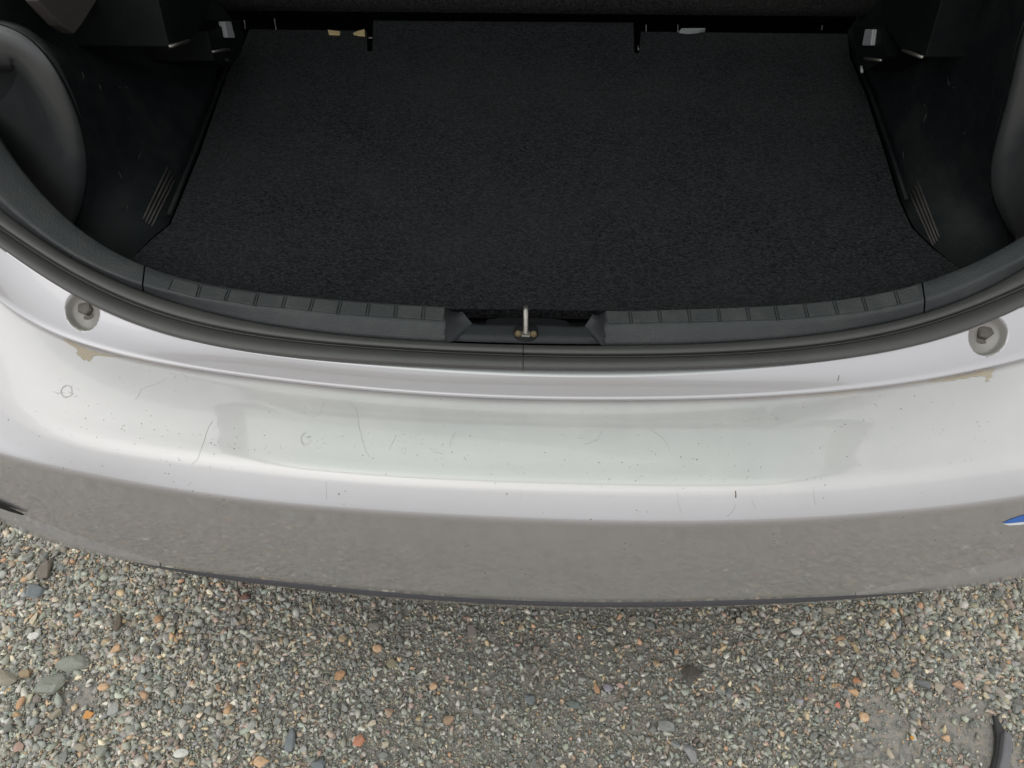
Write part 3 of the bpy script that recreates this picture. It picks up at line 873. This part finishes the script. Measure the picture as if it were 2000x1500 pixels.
def tplate(name, poly, th, mat, parent): return slab(name, [tp(x, s) for x, s in poly], nrm*th, mat, parent, .004)
tgate = tplate('tailgate', [(-.79, .95), (.79, .95), (.74, 1.10), (-.74, 1.10)], .05, M['paint'], car)
tplate('tailgate_frame', [(-.74, 0), (.74, 0), (.79, .05), (-.79, .05)], .04, M['trim'], car)
for sg in (-1, 1):
    tplate('tailgate_frame', [(sg*.79, .05), (sg*.73, .05), (sg*.73, .95), (sg*.79, .95)], .04, M['trim'], car)
tplate('tailgate_glass', [(-.728, .052), (.728, .052), (.728, .948), (-.728, .948)], .004, M['glass'], car)
for sgn in (-1, 1):
    wc = (sgn*.62, 1.0, .29)
    wh = lathe('wheel', [(.19, .09), (.24, .10), (.285, .08), (.29, .0), (.285, -.08), (.24, -.10), (.19, -.09)], wc, (1, 0, 0), M['tyre'], car, 36)
    lathe('rim', [(0, .05), (.06, .05), (.17, .07), (.19, .085)], wc, (sgn, 0, 0), M['steel'], car, 30)

# ------------------------------------------------------------------ gravel
def stone_hull(npts, flat, seed, jag=0.18, ell=1.0):
    r_ = np.random.default_rng(seed)
    p = r_.normal(size=(npts, 3))
    p /= np.linalg.norm(p, axis=1)[:, None]
    p *= 1+r_.uniform(-jag, jag, (npts, 1))
    p *= np.array([1.0, ell, flat])
    bm = bmesh.new()
    for q in p: bm.verts.new(q)
    res = bmesh.ops.convex_hull(bm, input=bm.verts)
    bmesh.ops.delete(bm, geom=[g_ for g_ in res['geom_interior'] if isinstance(g_, bmesh.types.BMVert)], context='VERTS')
    bm.verts.index_update()
    V = np.array([v.co[:] for v in bm.verts])
    Fx = np.array([[v.index for v in f.verts] for f in bm.faces])
    bm.free()
    return V, Fx
TM = [stone_hull(int(rng.integers(9, 13)), rng.uniform(.5, .8), 100+i, .22, rng.uniform(.6, .95)) for i in range(28)]
TF = [stone_hull(7, rng.uniform(.6, .85), 300+i, .2, rng.uniform(.65, .95)) for i in range(14)]
PAL = np.array([(.215,.222,.205), (.165,.170,.158), (.262,.268,.248), (.180,.190,.186), (.310,.312,.290), (.205,.180,.158), (.37,.29,.20), (.37,.25,.165), (.44,.39,.31), (.46,.46,.43), (.30,.235,.205), (.125,.122,.115), (.27,.245,.195)])
WT_C = np.array([.22, .20, .15, .13, .07, .08, .018, .011, .02, .015, .03, .05, .03])
WT_S = np.array([.20, .12, .18, .12, .11, .06, .04, .020, .05, .025, .035, .02, .06])
bare = [(1890, 1420, .075), (1750, 1490, .10), (1715, 1385, .03), (150, 1365, .045), (1960, 1490, .06)]
bare = [(on_z(x, y, 0), r_) for x, y, r_ in bare]
def scatter(n, xr, yr, smin, smax, pw, zoff, thin=True):
    x = rng.uniform(*xr, n); y = rng.uniform(*yr, n)
    keep = np.ones(n, bool)
    if thin:
        for b, r_ in bare:
            keep &= ~((np.hypot(x-b[0], y-b[1]) < r_*rng.uniform(.5, 1.2, n)) & (rng.random(n) < .88))
    x, y = x[keep], y[keep]
    n = len(x)
    s = smin+(smax-smin)*rng.random(n)**pw
    edge = np.clip((np.abs(x-.05)-.15)/.55, 0, 1)
    s *= .95+.42*edge
    wmix = edge[:, None]*WT_S/WT_S.sum()+(1-edge[:, None])*WT_C/WT_C.sum()
    cum = np.cumsum(wmix, 1)
    idx = (rng.random(n)[:, None] > cum).sum(1).clip(0, len(PAL)-1)
    colr = PAL[idx]*rng.uniform(.78, 1.25, (n, 1))*rng.uniform(.95, 1.05, (n, 3))
    z = s*rng.uniform(.05, .32, n)+zoff*rng.random(n)
    return x, y, z, s, colr
parts_ = [scatter(105000, (-1.05, 1.05), (.17, .72), .0012, .0030, 1.2, .003, True), scatter(30000, (-1.05, 1.05), (.15, .78), .0021, .0062, 2.2, .002), scatter(12000, (-1.05, 1.05), (.15, .78), .004, .0078, 1.6, .003),
          scatter(16000, (-1.7, 1.7), (-.75, .15), .0045, .010, 1.8, .003), scatter(5000, (-1.7, -1.05), (.15, 1.2), .0045, .010, 1.8, .003), scatter(5000, (1.05, 1.7), (.15, 1.2), .0045, .010, 1.8, .003),
          scatter(5000, (-1.05, 1.05), (.78, 1.2), .0045, .010, 1.8, .003), scatter(14000, (-2.6, 2.6), (-2.4, -.75), .006, .013, 1.8, .003)]
X, Y, Z, SZ, CL = (np.concatenate([p[i] for p in parts_]) for i in range(5))
CL = CL*np.array([1.74, 1.70, 1.57])
def build_stones(name, X, Y, Z, SZ, CL):
    tid = np.where(SZ < .0032, len(TM)+rng.integers(0, len(TF), len(X)), rng.integers(0, len(TM), len(X)))
    Vs, Fs, Cs, off = [], [], [], 0
    for k, (V, Fx) in enumerate(TM+TF):
        m = np.where(tid == k)[0]
        if not len(m): continue
        n = len(m)
        yaw = rng.uniform(0, 2*math.pi, n); tx = rng.normal(0, .28, n); ty = rng.normal(0, .28, n)
        sc = SZ[m][:, None]*np.stack([rng.uniform(.85, 1.35, n), rng.uniform(.75, 1.1, n), rng.uniform(.8, 1.1, n)], 1)
        v = V[None]*sc[:, None, :]
        def rot(v, a, i, j):
            c_, s_ = np.cos(a)[:, None], np.sin(a)[:, None]
            w_ = v.copy()
            w_[..., i] = c_*v[..., i]-s_*v[..., j]
            w_[..., j] = s_*v[..., i]+c_*v[..., j]
            return w_
        v = rot(rot(rot(v, tx, 1, 2), ty, 0, 2), yaw, 0, 1)
        v = v+np.stack([X[m], Y[m], Z[m]], 1)[:, None, :]
        Vs.append(v.reshape(-1, 3))
        Fs.append((Fx[None]+(off+np.arange(n)*len(V))[:, None, None]).reshape(-1, 3))
        Cs.append(np.repeat(CL[m], len(V), 0))
        off += n*len(V)
    Vs, Fs, Cs = np.vstack(Vs), np.vstack(Fs), np.vstack(Cs)
    me = bpy.data.meshes.new(name)
    me.vertices.add(len(Vs)); me.vertices.foreach_set('co', Vs.astype(np.float32).ravel())
    me.loops.add(Fs.size); me.loops.foreach_set('vertex_index', Fs.astype(np.int32).ravel())
    me.polygons.add(len(Fs)); me.polygons.foreach_set('loop_start', np.arange(0, Fs.size, 3, dtype=np.int32))
    me.update(calc_edges=True)
    ca = me.color_attributes.new('Col', 'FLOAT_COLOR', 'POINT')
    ca.data.foreach_set('color', np.hstack([Cs, np.ones((len(Cs), 1))]).astype(np.float32).ravel())
    print(name, len(X), 'stones', len(Fs), 'tris')
    return _link(name, me, M['stone'])
gv = build_stones('gravel', X, Y, Z, SZ, CL)
gv['kind'] = 'stuff'
gv['label'] = 'loose grey green gravel with orange and cream bits under the car'

def stone(px, py, wpx, hpx, ang, colr, seed, npts=26, flat=.38, jag=.10, h=.4):
    V, Fx = stone_hull(npts, 1.0, seed, jag)
    P = on_z(px, py, .006)
    dep = np.dot(P-CAM, _f)
    a, b = wpx/2/FPX*dep*1.05, hpx/2/FPX*dep*1.05
    c = math.sqrt(a*b)*flat*1.6
    V = V*np.array([a, b, c])
    V[:, 2] = np.minimum(V[:, 2], c*.75)
    bm = bmesh.new()
    for q in V: bm.verts.new(q)
    res = bmesh.ops.convex_hull(bm, input=bm.verts)
    bmesh.ops.delete(bm, geom=[g_ for g_ in res['geom_interior'] if isinstance(g_, bmesh.types.BMVert)], context='VERTS')
    bmesh.ops.bevel(bm, geom=bm.edges[:], offset=min(a, b)*.05, segments=1, affect='EDGES')
    bmesh.ops.recalc_face_normals(bm, faces=bm.faces)
    me = bpy.data.meshes.new('stone')
    bm.to_mesh(me); bm.free()
    n = len(me.vertices)
    ca = me.color_attributes.new('Col', 'FLOAT_COLOR', 'POINT')
    ca.data.foreach_set('color', np.tile(np.array([colr[0]*1.28, colr[1]*1.27, colr[2]*1.22, 1.0], np.float32), n))
    o = _link('stone', me, M['stone'])
    o.location = P+np.array([0, 0, c*.30])
    o.rotation_euler = (random.uniform(-.12, .12), random.uniform(-.12, .12), R(-ang))
    return o
GY, BL, GN, LG, DK = (.185, .185, .175), (.15, .168, .175), (.215, .225, .195), (.31, .315, .30), (.085, .078, .070)
BR, TN, OR, CR, WH, PK, PE = (.16, .14, .12), (.36, .28, .19), (.39, .245, .15), (.46, .41, .31), (.52, .52, .49), (.34, .24, .20), (.48, .33, .21)
BIG = [
 (90,1114,36,44,-6,BR,'brown grey slab stone below the left corner of the bumper'),
 (70,1155,38,34,-25,BL,'blue grey stone just below the brown slab near the left edge'),
 (143,1297,64,31,-8,GN,'long greenish flat oval stone, upper of the two large pale stones'),
 (100,1338,60,40,-24,GN,'largest greenish oval stone, lower of the two large pale stones'),
 (14,1326,46,38,10,(.24,.225,.18),'olive grey stone cut by the left edge of the view'),
 (52,1315,26,22,-20,(.26,.20,.13),'tan brown stone beside the olive stone at the left edge'),
 (233,1219,20,44,8,(.12,.10,.08),'dark brown upright splinter stone left of the centre gravel'),
 (226,1269,21,20,5,PE,'square peach stone below the dark brown splinter'),
 (308,1210,18,16,-20,OR,'bright orange pebble right of the dark brown splinter'),
 (69,1207,18,25,15,CR,'cream oblong pebble above a white one near the left'),
 (65,1243,23,16,-8,WH,'whitish flat pebble directly below the cream oblong pebble'),
 (41,1373,14,25,10,OR,'orange red pebble below the largest oval stone'),
 (173,1396,21,15,-15,(.50,.25,.09),'orange pebble beside a dark olive one at lower left'),
 (202,1342,22,15,-5,PE,'peach rectangular pebble right of the largest oval stone'),
 (224,1386,25,28,25,LG,'pale grey triangular stone at lower left'),
 (354,1472,29,18,-6,WH,'smooth white oval pebble near the bottom edge'),
 (200,1466,25,23,0,GN,'grey green blocky stone at the bottom left'),
 (479,1166,17,22,10,(.15,.09,.075),'dark reddish brown stone close under the bumper lip'),
 (37,1460,18,20,10,PK,'pinkish brown pebble in the bottom left corner'),
 (665,1319,27,18,-22,(.40,.24,.14),'orange tan oblong stone in the middle left of the gravel'),
 (701,1449,26,24,12,(.42,.20,.13),'red orange triangular stone near the bottom edge'),
 (567,1447,22,43,-6,(.16,.175,.185),'long blue grey upright stone near the bottom edge'),
 (512,1488,30,24,10,PE,'tan slab stone cut by the bottom edge'),
 (759,1391,20,24,8,(.34,.25,.19),'pinkish tan stone above the red orange triangle'),
 (921,1233,25,23,5,(.165,.145,.135),'brown grey blocky stone under the middle of the bumper'),
 (731,1222,24,17,2,(.17,.165,.145),'olive grey oval stone under the bumper, left of centre'),
 (737,1267,19,16,10,PE,'pale orange wedge stone below the olive oval'),
 (669,1247,15,16,0,TN,'round tan pebble under the left half of the bumper'),
 (877,1404,27,20,-35,(.28,.20,.14),'brown weathered wedge stone in the lower middle'),
 (765,1296,18,20,15,(.22,.20,.14),'olive brown stone below the pale orange wedge'),
 (846,1341,16,15,5,PE,'square orange pebble in the middle of the gravel'),
 (623,1494,30,18,-5,BL,'blue grey stone cut by the bottom edge, left of centre'),
 (1347,1319,42,32,-18,DK,'large dark brown slab stone right of the middle'),
 (1301,1417,34,25,8,(.20,.205,.20),'broad grey stone below the dark brown slab'),
 (1347,1472,26,36,-35,(.22,.22,.225),'pale grey pointed stone at the bottom right of the middle'),
 (1187,1344,18,16,0,(.26,.25,.29),'round lilac grey pebble beside the long orange one'),
 (1165,1345,11,23,-14,OR,'long thin orange pebble beside the lilac pebble'),
 (1117,1376,30,18,3,(.14,.16,.15),'dark green grey oblong stone in the lower middle'),
 (1035,1369,25,26,12,BL,'blue grey angular stone in the lower middle'),
 (1283,1296,17,15,20,TN,'tan wedge pebble left of the dark brown slab'),
 (1872,1339,23,18,10,(.42,.27,.19),'pink orange flat stone at the right of the gravel'),
 (1835,1343,22,24,-20,(.32,.29,.24),'pale stone with brown side, left of the pink orange stone'),
 (1687,1400,19,19,0,(.52,.36,.23),'peach rounded triangular stone at lower right'),
 (1635,1377,13,12,15,(.48,.18,.13),'small red pink pebble at lower right'),
 (1673,1330,17,16,10,(.36,.19,.11),'rusty orange pebble above the peach triangle'),
 (1848,1442,19,14,8,PE,'orange peach pebble on the bare dirt at lower right'),
 (1926,1359,12,14,-20,CR,'cream oval pebble above the black rubber strip'),
 (1584,1360,21,15,-5,(.24,.20,.18),'pinkish grey flat stone in the right half of the gravel'),
 (1951,1352,30,16,24,(.26,.23,.20),'long pinkish grey stone near the right edge'),
 (1804,1337,34,16,12,(.14,.148,.15),'dark slate flat stone left of the pale brown sided stone'),
 (1961,1269,13,9,30,CR,'cream egg shaped pebble near the right edge'),
 (1781,1441,9,10,0,(.55,.28,.08),'small bright orange pebble in the lower right'),
]
for i, (px, py, w_, h_, an, c_, lb) in enumerate(BIG):
    rnd = 'oval' in lb or 'round' in lb or 'smooth' in lb or 'egg' in lb
    tag(stone(px, py, w_, h_, an, c_, 500+i, 40 if rnd else 18, .36, .04 if rnd else .16), lb, 'stone', 'larger stones lying on the gravel')
# further stones big enough to pick apart: pieces of the ground
k = 0
bx = np.array([(b[0], b[1]) for b in BIG])
iy = np.array(I_, float)
while k < 245:
    px, py = random.uniform(5, 1995), random.uniform(1040, 1495)
    if py < np.interp(px, iy[:, 0], iy[:, 1])+22: continue
    if np.min(np.hypot(bx[:, 0]-px, bx[:, 1]-py)) < 26: continue
    if 1930 < px < 1990 and py > 1390: continue
    sd_ = abs(px-1000)/1000
    sz = random.uniform(9.5, 14+8*sd_)
    ii = rng.choice(len(PAL), p=(WT_S if sd_ > .35 else WT_C)/(WT_S if sd_ > .35 else WT_C).sum())
    o = stone(px, py, sz*random.uniform(.9, 1.5), sz*random.uniform(.7, 1.0), random.uniform(0, 180), tuple(PAL[ii]*random.uniform(.85, 1.15)), 900+k, random.choice((12, 16, 24)), random.uniform(.3, .5), .15)
    o.parent = gr
    k += 1
# dry leaf blade
lp = [on_z(x, y, .012) for x, y in ((1654, 1252), (1663, 1262), (1672, 1275), (1681, 1279), (1677, 1268), (1669, 1259))]
t = NT('dry_leaf'); t.set(Base_Color=t.mix(t.noise(200, 4), (0.30, 0.22, 0.12), (0.46, 0.37, 0.22)), Roughness=0.8); M['leaf'] = t.m
lf = slab('dry_leaf', [p+np.array([0, 0, .003*(i % 2)]) for i, p in enumerate(lp)], (0, 0, .0012), M['leaf'], None)
tag(lf, 'narrow dry straw coloured leaf lying on the gravel', 'leaf')
# curved black rubber strip in the lower right corner
fl = [(1941,1396),(1945,1420),(1948,1440),(1946,1470),(1937,1505),(1925,1540),(1910,1570),(1926,1570),(1940,1540),(1950,1505),(1958,1475),(1961,1450),(1964,1428),(1955,1412),(1944,1397)]
rm = [(1963,1427),(1961,1450),(1958,1475),(1950,1505),(1940,1540),(1926,1570),(1947,1570),(1961,1540),(1971,1505),(1977,1480),(1980,1455),(1978,1434)]
rs_ = slab('rubber_strip', [on_z(x, y, .013) for x, y in fl], (0, 0, -.012), M['loose_rubber'], None, .0015)
tag(rs_, 'curved black and grey rubber strip lying in the lower right corner', 'rubber strip')
slab('raised_rim', [on_z(x, y, .026) for x, y in rm], (0, 0, -.022), M['rim'], rs_, .003)
